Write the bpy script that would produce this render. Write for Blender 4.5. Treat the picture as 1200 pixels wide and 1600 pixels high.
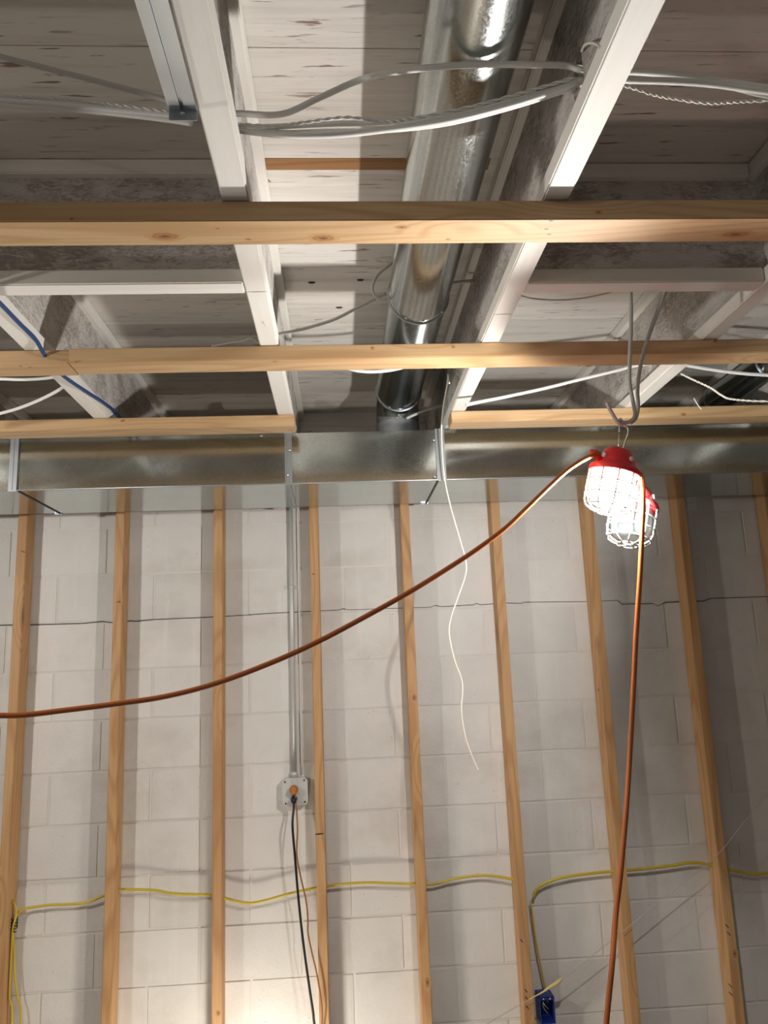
import bpy, bmesh, math, random
from mathutils import Vector, Matrix
random.seed(7)
for o in list(bpy.data.objects):
    bpy.data.objects.remove(o)
S = bpy.context.scene
COL = S.collection
rad = math.radians

# ------------------------------------------------------------------ camera
F_PX = 1196.2
PITCH, YAW, ROLL = rad(11.05), rad(3.51), rad(2.253)
def cam_axes():
    cy, sy, cp, sp = math.cos(YAW), math.sin(YAW), math.cos(PITCH), math.sin(PITCH)
    right = Vector((cy, -sy, 0)); fwd = Vector((sy*cp, cy*cp, sp)); up = right.cross(fwd)
    cr, sr = math.cos(ROLL), math.sin(ROLL)
    return right*cr - up*sr, right*sr + up*cr, fwd
AX, AY, AF = cam_axes()
cam_d = bpy.data.cameras.new('camera'); cam = bpy.data.objects.new('camera', cam_d); COL.objects.link(cam)
m = Matrix((AX, AY, -AF)).transposed().to_4x4(); cam.matrix_world = m
cam_d.sensor_fit = 'HORIZONTAL'; cam_d.sensor_width = 36.0; cam_d.lens = F_PX/1200*36.0
cam_d.clip_start = 0.01
S.camera = cam
# survey helpers: a sight line of the measured photograph met with a plane of the room (metres; x right, y to the wall, z up)
def sight(x, y): return AX*((x-600)/F_PX) - AY*((y-800)/F_PX) + AF
def PY(x, y, Y): d = sight(x, y); return d*(Y/d.y)
def PX(x, y, X): d = sight(x, y); return d*(X/d.x)
def PZ(x, y, Z): d = sight(x, y); return d*(Z/d.z)

# ------------------------------------------------------------------ light and exposure
S.view_settings.view_transform = 'Standard'
S.view_settings.look = 'None'
S.view_settings.gamma = 1.0
S.view_settings.use_curve_mapping = False
S.view_settings.exposure = 0.28
W = bpy.data.worlds.new('world'); S.world = W; W.use_nodes = True
W.node_tree.nodes['Background'].inputs['Color'].default_value = (0.5, 0.52, 0.56, 1)
W.node_tree.nodes['Background'].inputs['Strength'].default_value = 0.02
def lamp_light(name, loc, watts, col, r):
    l = bpy.data.lights.new(name, 'POINT'); l.energy = watts; l.color = col; l.shadow_soft_size = r
    o = bpy.data.objects.new(name, l); o.location = loc; COL.objects.link(o); return o
LAMP_EMIT = 26.0       # visible glow of the diffuser; the light itself is in work_lamp()
lamp_light('string_light', (-2.0, 1.42, 0.42), 54, (1.0, 0.965, 0.91), 0.05)      # next lamps of the work-light string, outside the frame
lamp_light('string_light', (-0.6, -2.6, 0.35), 15, (1.0, 0.965, 0.91), 0.06)
lamp_light('floor_light', (-0.36, 2.86, -1.74), 17, (1.0, 0.92, 0.80), 0.05)

# ------------------------------------------------------------------ helpers
class MB:
    def __init__(s): s.v = []; s.f = []; s.sm = []
    def add(s, v, f, smooth=False):
        n = len(s.v); s.v += [tuple(p) for p in v]; s.f += [tuple(i+n for i in q) for q in f]; s.sm += [smooth]*len(f)
        return s
    def box(s, lo, hi):
        x0, y0, z0 = lo; x1, y1, z1 = hi
        v = [(x0,y0,z0),(x1,y0,z0),(x1,y1,z0),(x0,y1,z0),(x0,y0,z1),(x1,y0,z1),(x1,y1,z1),(x0,y1,z1)]
        return s.add(v, [(0,3,2,1),(4,5,6,7),(0,1,5,4),(1,2,6,5),(2,3,7,6),(3,0,4,7)])
    def tube(s, pts, r, n=8, r2=None, closed=False, cap=True, flat=None):
        pts = [Vector(p) for p in pts]; N = len(pts); vs = []; fs = []
        prev = None
        for i, p in enumerate(pts):
            if closed: t = pts[(i+1) % N]-pts[i-1]
            else: t = pts[min(i+1, N-1)]-pts[max(i-1, 0)]
            if t.length < 1e-9: t = Vector((0,0,1))
            t.normalize()
            if prev is None:
                u = Vector((0,0,1)) if abs(t.z) < .9 else Vector((1,0,0))
                if flat is not None: u = Vector(flat)
            else: u = prev
            u = (u - t*u.dot(t)); u.normalize(); prev = u
            w = t.cross(u)
            ri = r[i] if isinstance(r, (list, tuple)) else r
            rb = ri if r2 is None else r2
            for k in range(n):
                a = 2*math.pi*k/n
                vs.append(p + u*(ri*math.cos(a)) + w*(rb*math.sin(a)))
        for i in range(N if closed else N-1):
            j = (i+1) % N
            for k in range(n):
                l = (k+1) % n
                fs.append((i*n+k, i*n+l, j*n+l, j*n+k))
        s.add(vs, fs, True)
        if cap and not closed:
            b = len(s.v)-len(vs)
            s.f.append(tuple(b+k for k in reversed(range(n)))); s.sm.append(False)
            s.f.append(tuple(b+(N-1)*n+k for k in range(n))); s.sm.append(False)
        return s
    def lathe(s, prof, n=32, mat=None):
        vs = []; fs = []
        for (r, z) in prof:
            for k in range(n):
                a = 2*math.pi*k/n; vs.append(Vector((r*math.cos(a), r*math.sin(a), z)))
        for i in range(len(prof)-1):
            for k in range(n):
                l = (k+1) % n; fs.append((i*n+k, i*n+l, (i+1)*n+l, (i+1)*n+k))
        if mat is not None: vs = [mat @ p for p in vs]
        return s.add(vs, fs, True)
    def sphere(s, c, r, n=8):
        prof = [(max(r*math.sin(math.pi*i/6), 1e-4), -r*math.cos(math.pi*i/6)) for i in range(7)]
        return s.lathe(prof, n, Matrix.Translation(c))
    def build(s, name, mat, parent=None, loc=(0,0,0), bevel=0, seg=2, rot=None, autosmooth=True):
        me = bpy.data.meshes.new(name)
        me.from_pydata([tuple(p) for p in s.v], [], s.f)
        me.polygons.foreach_set('use_smooth', s.sm)
        bm = bmesh.new(); bm.from_mesh(me); bmesh.ops.recalc_face_normals(bm, faces=bm.faces)
        if bevel:
            bmesh.ops.bevel(bm, geom=list(bm.edges), offset=bevel, segments=seg, affect='EDGES', clamp_overlap=True)
        bm.to_mesh(me); bm.free(); me.update()
        o = bpy.data.objects.new(name, me); COL.objects.link(o)
        if mat: me.materials.append(mat)
        o.location = loc
        if rot: o.rotation_euler = rot
        if parent: o.parent = parent
        return o

def tag(o, label=None, cat=None, group=None, kind=None):
    for k, v in (('label', label), ('category', cat), ('group', group), ('kind', kind)):
        if v: o[k] = v
    return o
def empty(name, loc, label, cat, group=None):
    o = bpy.data.objects.new(name, None); o.location = loc; o.empty_display_size = .05; COL.objects.link(o)
    return tag(o, label, cat, group)
def struct(o): o['kind'] = 'structure'; return o
def smooth_path(pts, k=8):
    pts = [Vector(p) for p in pts]; out = []
    P = [pts[0]*2-pts[1]] + pts + [pts[-1]*2-pts[-2]]
    for i in range(1, len(P)-2):
        a, b, c, d = P[i-1], P[i], P[i+1], P[i+2]
        for j in range(k):
            t = j/k
            out.append(.5*((2*b)+(c-a)*t+(2*a-5*b+4*c-d)*t*t+(3*b-a-3*c+d)*t**3))
    out.append(pts[-1]); return out

# ------------------------------------------------------------------ materials
class NT:
    def __init__(s, name):
        s.m = bpy.data.materials.new(name); s.m.use_nodes = True; s.t = s.m.node_tree
        s.b = s.t.nodes['Principled BSDF']
    def n(s, typ, **kw):
        nd = s.t.nodes.new(typ)
        for k, v in kw.items():
            if k in nd.inputs: nd.inputs[k].default_value = v
            else: setattr(nd, k, v)
        return nd
    def l(s, a, b): s.t.links.new(a, b)
    def coords(s, scale, rnd=True):
        tc = s.n('ShaderNodeTexCoord'); mp = s.n('ShaderNodeMapping'); mp.inputs['Scale'].default_value = scale
        if rnd:
            oi = s.n('ShaderNodeObjectInfo'); mu = s.n('ShaderNodeMath', operation='MULTIPLY'); mu.inputs[1].default_value = 37.0
            s.l(oi.outputs['Random'], mu.inputs[0])
            ad = s.n('ShaderNodeVectorMath', operation='ADD')
            s.l(tc.outputs['Object'], ad.inputs[0]); s.l(mu.outputs[0], ad.inputs[1]); s.l(ad.outputs[0], mp.inputs['Vector'])
        else: s.l(tc.outputs['Object'], mp.inputs['Vector'])
        return mp.outputs['Vector']
    def ramp(s, fac, stops):
        r = s.n('ShaderNodeValToRGB'); e = r.color_ramp.elements
        while len(e) < len(stops): e.new(.5)
        for el, (p, c) in zip(e, stops):
            el.position = p; el.color = (c, c, c, 1) if isinstance(c, (int, float)) else (*c, 1)
        s.l(fac, r.inputs[0]); return r.outputs[0]
    def mix(s, fac, a, b, mode='MIX'):
        x = s.n('ShaderNodeMix', data_type='RGBA', blend_type=mode)
        for sock, v in ((x.inputs[0], fac), (x.inputs[6], a), (x.inputs[7], b)):
            if isinstance(v, (int, float)): sock.default_value = v
            elif isinstance(v, tuple): sock.default_value = (*v, 1)
            else: s.l(v, sock)
        return x.outputs[2]
    def bump(s, h, strength=.3, dist=.01):
        b = s.n('ShaderNodeBump'); b.inputs['Strength'].default_value = strength; b.inputs['Distance'].default_value = dist
        s.l(h, b.inputs['Height']); s.l(b.outputs[0], s.b.inputs['Normal'])
    def noise(s, vec, scale=5, detail=4, rough=.55, dist=0):
        n = s.n('ShaderNodeTexNoise'); n.inputs['Scale'].default_value = scale; n.inputs['Detail'].default_value = detail
        n.inputs['Roughness'].default_value = rough; n.inputs['Distortion'].default_value = dist
        s.l(vec, n.inputs['Vector']); return n.outputs['Fac']
    def vary(s, lo, hi):
        oi = s.n('ShaderNodeObjectInfo'); mr = s.n('ShaderNodeMapRange'); mr.inputs[3].default_value = lo; mr.inputs[4].default_value = hi
        s.l(oi.outputs['Random'], mr.inputs[0]); return mr.outputs[0]

def simple(name, col, rough=.5, metal=0, **kw):
    t = NT(name); t.b.inputs['Base Color'].default_value = (*col, 1); t.b.inputs['Roughness'].default_value = rough
    t.b.inputs['Metallic'].default_value = metal
    for k, v in kw.items(): t.b.inputs[k].default_value = v
    return t.m

def m_wood(name, light, mid, dark, rings=46.0):
    t = NT(name)
    n0 = t.noise(t.coords((.55, 4.2, 4.2)), 1.0, 2, .45, .25)
    vo = t.n('ShaderNodeTexVoronoi', feature='F1'); vo.inputs['Scale'].default_value = 1.0
    t.l(t.coords((2.1, 7.5, 7.5)), vo.inputs['Vector'])
    kn = t.ramp(vo.outputs['Distance'], [(.04, 1), (.34, 0)])
    ad = t.n('ShaderNodeMath', operation='MULTIPLY_ADD'); ad.inputs[1].default_value = .20; t.l(kn, ad.inputs[0]); t.l(n0, ad.inputs[2])
    mu = t.n('ShaderNodeMath', operation='MULTIPLY'); mu.inputs[1].default_value = rings*2.2; t.l(ad.outputs[0], mu.inputs[0])
    si = t.n('ShaderNodeMath', operation='SINE'); t.l(mu.outputs[0], si.inputs[0])
    mr = t.n('ShaderNodeMapRange'); mr.inputs[1].default_value = -1; t.l(si.outputs[0], mr.inputs[0])
    c = t.mix(t.ramp(mr.outputs[0], [(.45, 0), (.92, .62), (1, .8)]), light, mid)
    g = t.noise(t.coords((4, 190, 190)), 1.0, 3)
    c = t.mix(t.ramp(g, [(.36, .45), (.6, 0)]), c, mid)
    bl = t.noise(t.coords((1.1, 5, 5)), 1.0, 2)
    c = t.mix(t.ramp(bl, [(.4, 0), (.8, .6)]), c, mid)
    c = t.mix(t.ramp(vo.outputs['Distance'], [(.045, .92), (.09, .5), (.16, 0)]), c, dark)
    c = t.mix(1.0, c, t.ramp(t.vary(0, 1), [(0, .88), (1, 1.0)]), 'MULTIPLY')
    t.l(c, t.b.inputs['Base Color']); t.b.inputs['Roughness'].default_value = .6
    t.bump(g, .10, .003)
    return t.m
M_STUD = m_wood('stud_pine', (.62, .37, .17), (.46, .235, .092), (.16, .07, .025))
M_BATTEN = m_wood('batten_pine', (.63, .43, .235), (.48, .285, .13), (.17, .075, .026))

def m_paint_wood(name, paint, under, crack=.66, smear=.5, cs=(7, 70, 70), bumpy=.3):
    t = NT(name)
    s1 = t.noise(t.coords(cs), 1.0, 3, .6, .4)
    mask = t.ramp(t.noise(t.coords((2.2, 4, 4)), 1.0, 2), [(.42, 0), (.56, 1)])
    cr = t.ramp(s1, [(crack, 0), (crack+.06, 1)])
    mm = t.n('ShaderNodeMath', operation='MULTIPLY'); t.l(cr, mm.inputs[0]); t.l(mask, mm.inputs[1])
    s2 = t.noise(t.coords((1.3, 22, 22)), 1.0, 5, .65, .6)
    c = t.mix(t.ramp(s2, [(.47, 0), (.78, smear)]), paint, tuple(a*.55+b*.45 for a, b in zip(under, paint)))
    c = t.mix(mm.outputs[0], c, under)
    t.l(c, t.b.inputs['Base Color']); t.b.inputs['Roughness'].default_value = .7
    sb = t.n('ShaderNodeMath', operation='SUBTRACT'); t.l(s2, sb.inputs[0]); t.l(mm.outputs[0], sb.inputs[1])
    t.bump(sb.outputs[0], bumpy, .004)
    return t.m
M_FLANGE = m_paint_wood('painted_flange', (.80, .775, .72), (.42, .35, .29), .70, .35, (9, 60, 60), .2)
M_PLY = m_paint_wood('painted_plywood', (.72, .69, .64), (.24, .17, .13), .615, .8, (8, 85, 85))
def m_osb():
    t = NT('painted_osb')
    v = t.coords((26, 60, 60))
    vo = t.n('ShaderNodeTexVoronoi', feature='F1'); vo.inputs['Scale'].default_value = 1; t.l(v, vo.inputs['Vector'])
    ns = t.noise(t.coords((30, 30, 90)), 1, 6, .75, 1.5)
    n2 = t.noise(t.coords((7, 7, 7)), 1, 3)
    mm = t.n('ShaderNodeMath', operation='MULTIPLY_ADD'); mm.inputs[1].default_value = .7; t.l(n2, mm.inputs[0]); t.l(ns, mm.inputs[2])
    c = t.mix(t.ramp(mm.outputs[0], [(.80, 0), (.98, .85)]), (.66, .63, .60), (.25, .205, .175))
    c = t.mix(t.ramp(vo.outputs['Color'], [(.2, .25), (.8, 0)]), c, (.42, .37, .32))
    t.l(c, t.b.inputs['Base Color']); t.b.inputs['Roughness'].default_value = .75
    t.bump(mm.outputs[0], .55, .008)
    return t.m
M_OSB = m_osb()
def m_block():
    t = NT('painted_block')
    f = t.noise(t.coords((1, 1, 1)), 85, 5, .65)
    g = t.noise(t.coords((1, 1, 1)), 6, 4)
    vo = t.n('ShaderNodeTexVoronoi'); vo.inputs['Scale'].default_value = 34; t.l(t.coords((1, 1, 1)), vo.inputs['Vector'])
    pit = t.ramp(vo.outputs['Distance'], [(.03, 1), (.09, 0)])
    ns = t.ramp(t.noise(t.coords((1, 1, 1)), 3.5, 2), [(.52, 0), (.62, 1)])
    pm = t.n('ShaderNodeMath', operation='MULTIPLY'); t.l(pit, pm.inputs[0]); t.l(ns, pm.inputs[1])
    c = t.mix(t.ramp(g, [(.35, 0), (.75, .8)]), (.71, .685, .645), (.645, .615, .575))
    geo = t.n('ShaderNodeNewGeometry')
    def world(scale):
        mp = t.n('ShaderNodeMapping'); mp.inputs['Scale'].default_value = scale; t.l(geo.outputs['Position'], mp.inputs['Vector']); return mp.outputs['Vector']
    c = t.mix(t.ramp(t.noise(world((1.9, 1.9, 2.6)), 1.0, 6, .6), [(.54, 0), (.76, .55)]), c, (.47, .41, .345))
    c = t.mix(t.ramp(t.noise(world((17, 1, 1.1)), 1.0, 3), [(.60, 0), (.72, .35)]), c, (.78, .76, .72))
    c = t.mix(pm.outputs[0], c, (.33, .27, .22))
    c = t.mix(1.0, c, t.ramp(t.vary(0, 1), [(0, .93), (1, 1.0)]), 'MULTIPLY')
    t.l(c, t.b.inputs['Base Color']); t.b.inputs['Roughness'].default_value = .55
    h = t.n('ShaderNodeMath', operation='SUBTRACT'); t.l(f, h.inputs[0]); t.l(pm.outputs[0], h.inputs[1])
    t.bump(h.outputs[0], .38, .004)
    return t.m
M_BLOCK = m_block()
M_MORTAR = simple('painted_mortar', (.68, .65, .60), .7)
def m_galv(name, rough, spangle, tint=(.46, .485, .475)):
    t = NT(name)
    vo = t.n('ShaderNodeTexVoronoi'); vo.inputs['Scale'].default_value = 320; t.l(t.coords((1, 1, 1)), vo.inputs['Vector'])
    sp = t.n('ShaderNodeSeparateColor'); t.l(vo.outputs['Color'], sp.inputs[0])
    c = t.mix(sp.outputs[0], tuple(x*(1-spangle) for x in tint), tuple(min(1, x*(1+spangle*.6)) for x in tint))
    big = t.noise(t.coords((1.5, 4, 4)), 2, 3)
    c = t.mix(t.ramp(big, [(.4, 0), (.75, .35)]), c, tuple(x*.72 for x in tint))
    t.l(c, t.b.inputs['Base Color']); t.b.inputs['Metallic'].default_value = 1
    mr = t.n('ShaderNodeMapRange'); mr.inputs[3].default_value = rough*.75; mr.inputs[4].default_value = rough*1.3
    t.l(sp.outputs[1], mr.inputs[0]); t.l(mr.outputs[0], t.b.inputs['Roughness'])
    t.bump(t.noise(t.coords((1, 1, 1)), 3.0, 1), .03, .02)
    return t.m
M_DUCT = m_galv('galvanised_sheet', .15, .10, (.55, .595, .585))
M_PIPE = m_galv('galvanised_pipe', .20, .08)
M_CLEAT = simple('galvanised_cleat', (.46, .50, .535), .36, .85)
M_STEEL = simple('zinc_screw', (.75, .75, .73), .25, 1)
M_CONDUIT = simple('grey_conduit_paint', (.55, .55, .54), .42, .25)
M_WHITE_CABLE = simple('white_cable_sheath', (.80, .79, .76), .38)
M_GREY_CABLE = simple('grey_cable_sheath', (.55, .54, .51), .42)
M_CREAM = simple('cream_wire', (.83, .80, .70), .4)
M_YELLOW = simple('yellow_cable_sheath', (.55, .41, .03), .4)
M_BLUE = simple('blue_cable_sheath', (.018, .06, .19), .4)
M_ORANGE = simple('orange_cord_jacket', (.44, .115, .022), .42)
M_BROWN = simple('brown_cord_jacket', (.33, .13, .04), .45)
M_BLACK = simple('black_rubber', (.012, .012, .013), .45)
M_RED = simple('red_plastic', (.72, .035, .04), .4)
M_CAGE = simple('white_guard_plastic', (.80, .80, .77), .4)
M_BLUEBOX = simple('blue_box_plastic', (.012, .035, .22), .4)
M_BLUEDARK = simple('dark_box_inside', (.006, .012, .05), .6)
M_COPPER = simple('bare_wire', (.5, .42, .34), .35, .8)
M_CRACK = simple('crack_shadow', (.035, .03, .028), .9)
M_BARE = m_wood('bare_plywood', (.34, .17, .065), (.24, .105, .036), (.10, .04, .014))
M_KNOT = simple('knot_hole', (.05, .035, .025), .9)
M_TAPE = simple('yellow_wrap', (.62, .50, .22), .6)
M_STRING = simple('pale_string', (.48, .42, .35), .8)
M_BOXPAINT = simple('white_box_paint', (.62, .62, .60), .4, .2)
M_FLOOR = simple('concrete_floor', (.22, .21, .20), .8)
M_PLAIN = simple('painted_side_wall', (.30, .29, .275), .8)
def m_emit():
    t = NT('lit_globe'); t.b.inputs['Base Color'].default_value = (1, 1, 1, 1)
    t.b.inputs['Emission Color'].default_value = (1, .975, .93, 1); t.b.inputs['Emission Strength'].default_value = LAMP_EMIT
    tr = t.n('ShaderNodeBsdfTransparent'); mx = t.n('ShaderNodeMixShader'); mx.inputs[0].default_value = .3
    t.l(tr.outputs[0], mx.inputs[1]); t.l(t.b.outputs[0], mx.inputs[2])
    t.l(mx.outputs[0], t.t.nodes['Material Output'].inputs['Surface'])
    return t.m
M_LIT = m_emit()
M_GLOBE = simple('frosted_globe', (.48, .60, .60), .3, 0, **{'Transmission Weight': .9, 'IOR': 1.25})
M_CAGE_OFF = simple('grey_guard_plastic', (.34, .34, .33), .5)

# ------------------------------------------------------------------ room dimensions (camera at the origin)
YW = 3.349      # face of the block wall
ZF = -1.85      # floor
ZJ = .853       # underside of the joists
ZP = 1.17       # underside of the plywood
XL, XR, YB = -3.6, 3.8, -3.6

# floor and far walls (outside the picture)
struct(MB().box((XL, YB, ZF-.1), (XR, YW+.2, ZF)).build('floor', M_FLOOR))
struct(MB().box((XL-.1, YB, ZF), (XL, YW+.2, ZP+.05)).build('wall_left', M_PLAIN))
struct(MB().box((XR, YB, ZF), (XR+.1, YW+.2, ZP+.05)).build('wall_right', M_PLAIN))
struct(MB().box((XL, YB-.1, ZF), (XR, YB, ZP+.05)).build('wall_front', M_PLAIN))

# ------------------------------------------------------------------ block wall: every block a piece of the wall
BW, BH = .4064, .2032
wall = struct(MB().box((XL, YW+.0032, ZF), (XR, YW+.2, ZJ)).build('wall_back', M_MORTAR))
Z0 = PY(220, 970, YW).z          # joint with the long crack
XJ = PY(90, 935, YW).x           # a head joint of the course above the crack
def block_mesh(w, h):
    b = MB().box((-w/2+.0027, 0, -h/2+.0027), (w/2-.0027, .03, h/2-.0027))
    o = b.build('concrete_block', M_BLOCK, None, bevel=.0028, seg=2); me = o.data; bpy.data.objects.remove(o); return me
ME_BLOCK = block_mesh(BW, BH)
k0 = math.ceil((ZF - Z0)/BH - 1); k1 = int((ZJ-Z0)/BH)
for k in range(k0, k1+1):
    z0, z1 = max(ZF+.001, Z0+k*BH), min(ZJ-.001, Z0+(k+1)*BH)
    if z1-z0 < .03: continue
    off = XJ + (0 if k % 2 == 0 else BW/2)
    i0 = math.floor((-2.35-off)/BW)
    me = ME_BLOCK if z1-z0 > BH-.001 else block_mesh(BW, z1-z0)
    for i in range(i0, i0+12):
        o = bpy.data.objects.new('concrete_block', me); COL.objects.link(o); o.parent = wall
        o.location = (off+(i+.5)*BW, YW + random.uniform(-.0008, .0008), (z0+z1)/2)
        o.rotation_euler = (random.uniform(-.002, .002), random.uniform(-.0015, .0015), random.uniform(-.002, .002))
# crack along one bed joint
cp = []
for (x, y) in [(-120,979),(0,977),(60,976),(130,974),(160,971),(175,973),(205,970),(210,971),(240,968),(330,964),(385,961),(410,959),(450,957),(530,953),(536,951),(545,953),(630,950),(672,949),(680,946),(690,948),(740,945),(744,943),(752,945),(790,942),(815,943),(818,941),(920,940),(965,938),(972,944),(1020,943),(1028,947),(1040,941),(1100,939),(1110,935),(1200,932),(1320,928)]:
    p = PY(x, y, YW); cp.append((p.x, YW+.0012, p.z))
MB().tube(cp, .0018, 6, r2=.003).build('crack', M_CRACK, wall)['label'] = 'dark hairline crack running along a block joint'

# ------------------------------------------------------------------ subfloor
ceil = struct(MB().box((XL, YB, ZP+.018), (XR, YW+.2, ZP+.05)).build('ceiling', M_PLY))
ys = [YB, -2.36, -1.14, .08, 1.285, 2.50, YW+.19]
for j in range(len(ys)-1):
    xs = [XL, -1.9+(.9 if j % 2 else 0), .62+(.9 if j % 2 else 0), XR]
    for i in range(3):
        x0, x1 = xs[i]+.0012, xs[i+1]-.0012; y0, y1 = ys[j]+.001, ys[j+1]-.001
        cx, cy = (x0+x1)/2, (y0+y1)/2
        MB().box((x0-cx, y0-cy, 0), (x1-cx, y1-cy, .0175)).build('plywood_panel', M_PLY, ceil, (cx, cy, ZP))
b = MB().box((-.27, -.0215, -.0012), (.27, .0215, .001)).build('bare_strip', M_BARE, ceil, (.118, 1.636, ZP))
tp = [PZ(x, y, ZP) for (x, y) in [(401, 266), (403, 283), (424, 284)]]
MB().add([(p.x, p.y, ZP-.001) for p in tp]+[(p.x, p.y, ZP+.001) for p in tp], [(0,1,2),(5,4,3),(0,1,4,3),(1,2,5,4),(2,0,3,5)]).build('torn_splinter', M_BARE, ceil)
b['label'] = 'brown unpainted strip of plywood where blocking was removed'
for (x, y) in [(487,441),(563,437),(530,480)]:
    p = PZ(x, y, ZP)
    bb = MB(); bb.tube([(p.x-.012, p.y, ZP), (p.x-.006, p.y, ZP), (p.x+.006, p.y, ZP), (p.x+.012, p.y, ZP)], [.001, .005, .005, .001], 6, r2=None)
    bb.build('knot_hole', M_KNOT, ceil)
struct(MB().box((XL, YW+.14, ZJ), (XR, YW+.18, ZP)).build('trim_1', M_PLY))   # rim board over the wall

# ------------------------------------------------------------------ I-joists
FW, FH = .051, .037
def joist(xc, label, y0=-3.4, y1=YW+.13, holes=()):
    L = y1-y0
    t = empty('ceiling_joist', (xc, y0, ZJ), label, 'joist')
    R = (0, 0, math.pi/2)
    def rail(name, z0):
        return MB().box((-L/2, -FW/2, -FH/2), (L/2, FW/2, FH/2)).build(name, M_FLANGE, t, (0, L/2, z0+FH/2), .003, 2, R)
    rail('bottom_flange', 0); rail('top_flange', ZP-ZJ-FH-.001)
    # web cut into lengths around round cable holes
    zl, zh = FH, ZP-ZJ-FH-.001; h = zh-zl
    w = MB(); hs = sorted(holes); x = 0.0
    def slab(a, b):
        w.box((a-L/2, -.0055, -h/2), (b-L/2, .0055, h/2))
    for (hy, hz, hr) in hs:
        c = hy-y0
        slab(x, c-hr)
        w.box((c-hr-L/2, -.0055, hz+hr-ZJ-zl-h/2), (c+hr-L/2, .0055, h/2))
        if hz-hr-ZJ-zl > .002: w.box((c-hr-L/2, -.0055, -h/2), (c+hr-L/2, .0055, hz-hr-ZJ-zl-h/2))
        x = c+hr
    slab(x, L)
    w.build('web', M_OSB, t, (0, L/2, zl+h/2), 0, 2, R)
    return t
XJ1, XJ2, XJ3, XJ4 = -.8, -.174, .432, 1.057
hA = PX(358, 190, XJ2); hB = PX(908, 122, XJ3)
joist(XJ1, 'white painted joist at the far left with a blue cable along it')
joist(XJ2, 'white painted joist left of the round pipe, with steel bracket beside it', holes=[(hA.y, hA.z, .024)])
joist(XJ3, 'white painted joist right of the round pipe, above the white cable bundle', holes=[(hB.y, hB.z, .026)])
joist(XJ4, 'grey white joist at the far right behind the hanging lamp cables')
joist(XJ4+.62, 'white joist beyond the second round pipe at the right edge')
joist(XJ1-.62, 'white joist beyond the left edge of the picture')

def blocking(x0, x1, y, label, group=None):
    L = x1-x0-.012; xc = (x0+x1)/2
    t = empty('blocking_panel', (xc, y+FW/2, ZJ), label, 'blocking')
    f0 = FW*.5
    for nm, z in (('bottom_flange', 0), ('top_flange', ZP-ZJ-FH-.001)):
        MB().box((-L/2+.02, -FW/2, -FH/2), (L/2-.02, FW/2, FH/2)).build(nm, M_FLANGE, t, (0, 0, z+FH/2), .003)
    h = ZP-ZJ-2*FH
    MB().box((-L/2, -.0055, -h/2), (L/2, .0055, h/2)).build('web', M_OSB, t, (0, 0, FH+h/2))
    return t
blocking(XJ1, XJ2, 1.615, 'white chipboard blocking between joists, left of the round pipe')
blocking(XJ3, XJ4, 1.63, 'white chipboard blocking between joists, above the lit lamp')

# ------------------------------------------------------------------ studs
def lumber(name, length, w, d, loc, rot, mat, label, cat, group=None):
    o = MB().box((-length/2, -w/2, -d/2), (length/2, w/2, d/2)).build(name, mat, None, loc, .002, 2, rot)
    return tag(o, label, cat, group)
YS, SD, SW = 3.258, .088, .038
studs = [(-1.333, -1.328), (-.927, -.925), (-.513, -.513), (-.106, -.105), (.290, .291), (.688, .690), (1.106, 1.107), (1.524, 1.525), (1.930, 1.930)]
slabels = ['pine stud at the far left with the yellow cable knot', 'second pine stud from the left edge, between knotted cable and conduit bays',
           'pine stud just left of the grey conduit', 'pine stud just right of the outlet box',
           'pine stud crossed by the orange cord, left of the dangling cream wire',
           'pine stud right of the dangling cream wire, above the blue box', 'pine stud directly beneath the lit lamp',
           'pine stud right of the lamps, gouged near its foot', 'pine stud cut by the right edge of the picture']
ztop, zbot = ZJ-.002, ZF+.04
for (xt, xb), lab in zip(studs, slabels):
    L = ztop-zbot
    o = lumber('wall_stud', L, SD, SW, ((xt+xb)/2, YS+SD/2, (ztop+zbot)/2), None, M_STUD, lab, 'stud')
    # local x runs up the wall, local y into it
    o.rotation_euler = Matrix(((0, 0, -1), (0, 1, 0), (1, 0, 0))).to_euler()
tag(lumber('bottom_plate', 3.9, SD, .038, (.2, YS+SD/2, ZF+.02), (0, 0, 0), M_STUD, 'pine bottom plate under the row of studs', 'plate'))
# ------------------------------------------------------------------ ceiling battens
def batten(x0, x1, y, label, z=.8105, w=.084, t=.0405, tilt=0):
    return lumber('ceiling_batten', x1-x0, w, t, ((x0+x1)/2, y+w/2, z+t/2), (0, 0, tilt), M_BATTEN, label, 'batten')
batten(-2.4, 2.4, 1.298, 'nearest pine batten, full width, strongly grained and knotty')
xs2 = PY(106, 570, 1.96).x
batten(-2.4, xs2-.0008, 1.968, 'short left piece of the middle batten, up to the butt joint')
batten(xs2, 2.6, 1.960, 'long right piece of the middle pine batten, under the round pipe')
batten(-2.6, PY(460, 665, 2.545).x, 2.548, 'rear left batten against the duct, ends near the pipe')
batten(PY(706, 660, 2.545).x, 2.8, 2.545, 'rear right batten against the duct, behind the hanging lamp')

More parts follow.
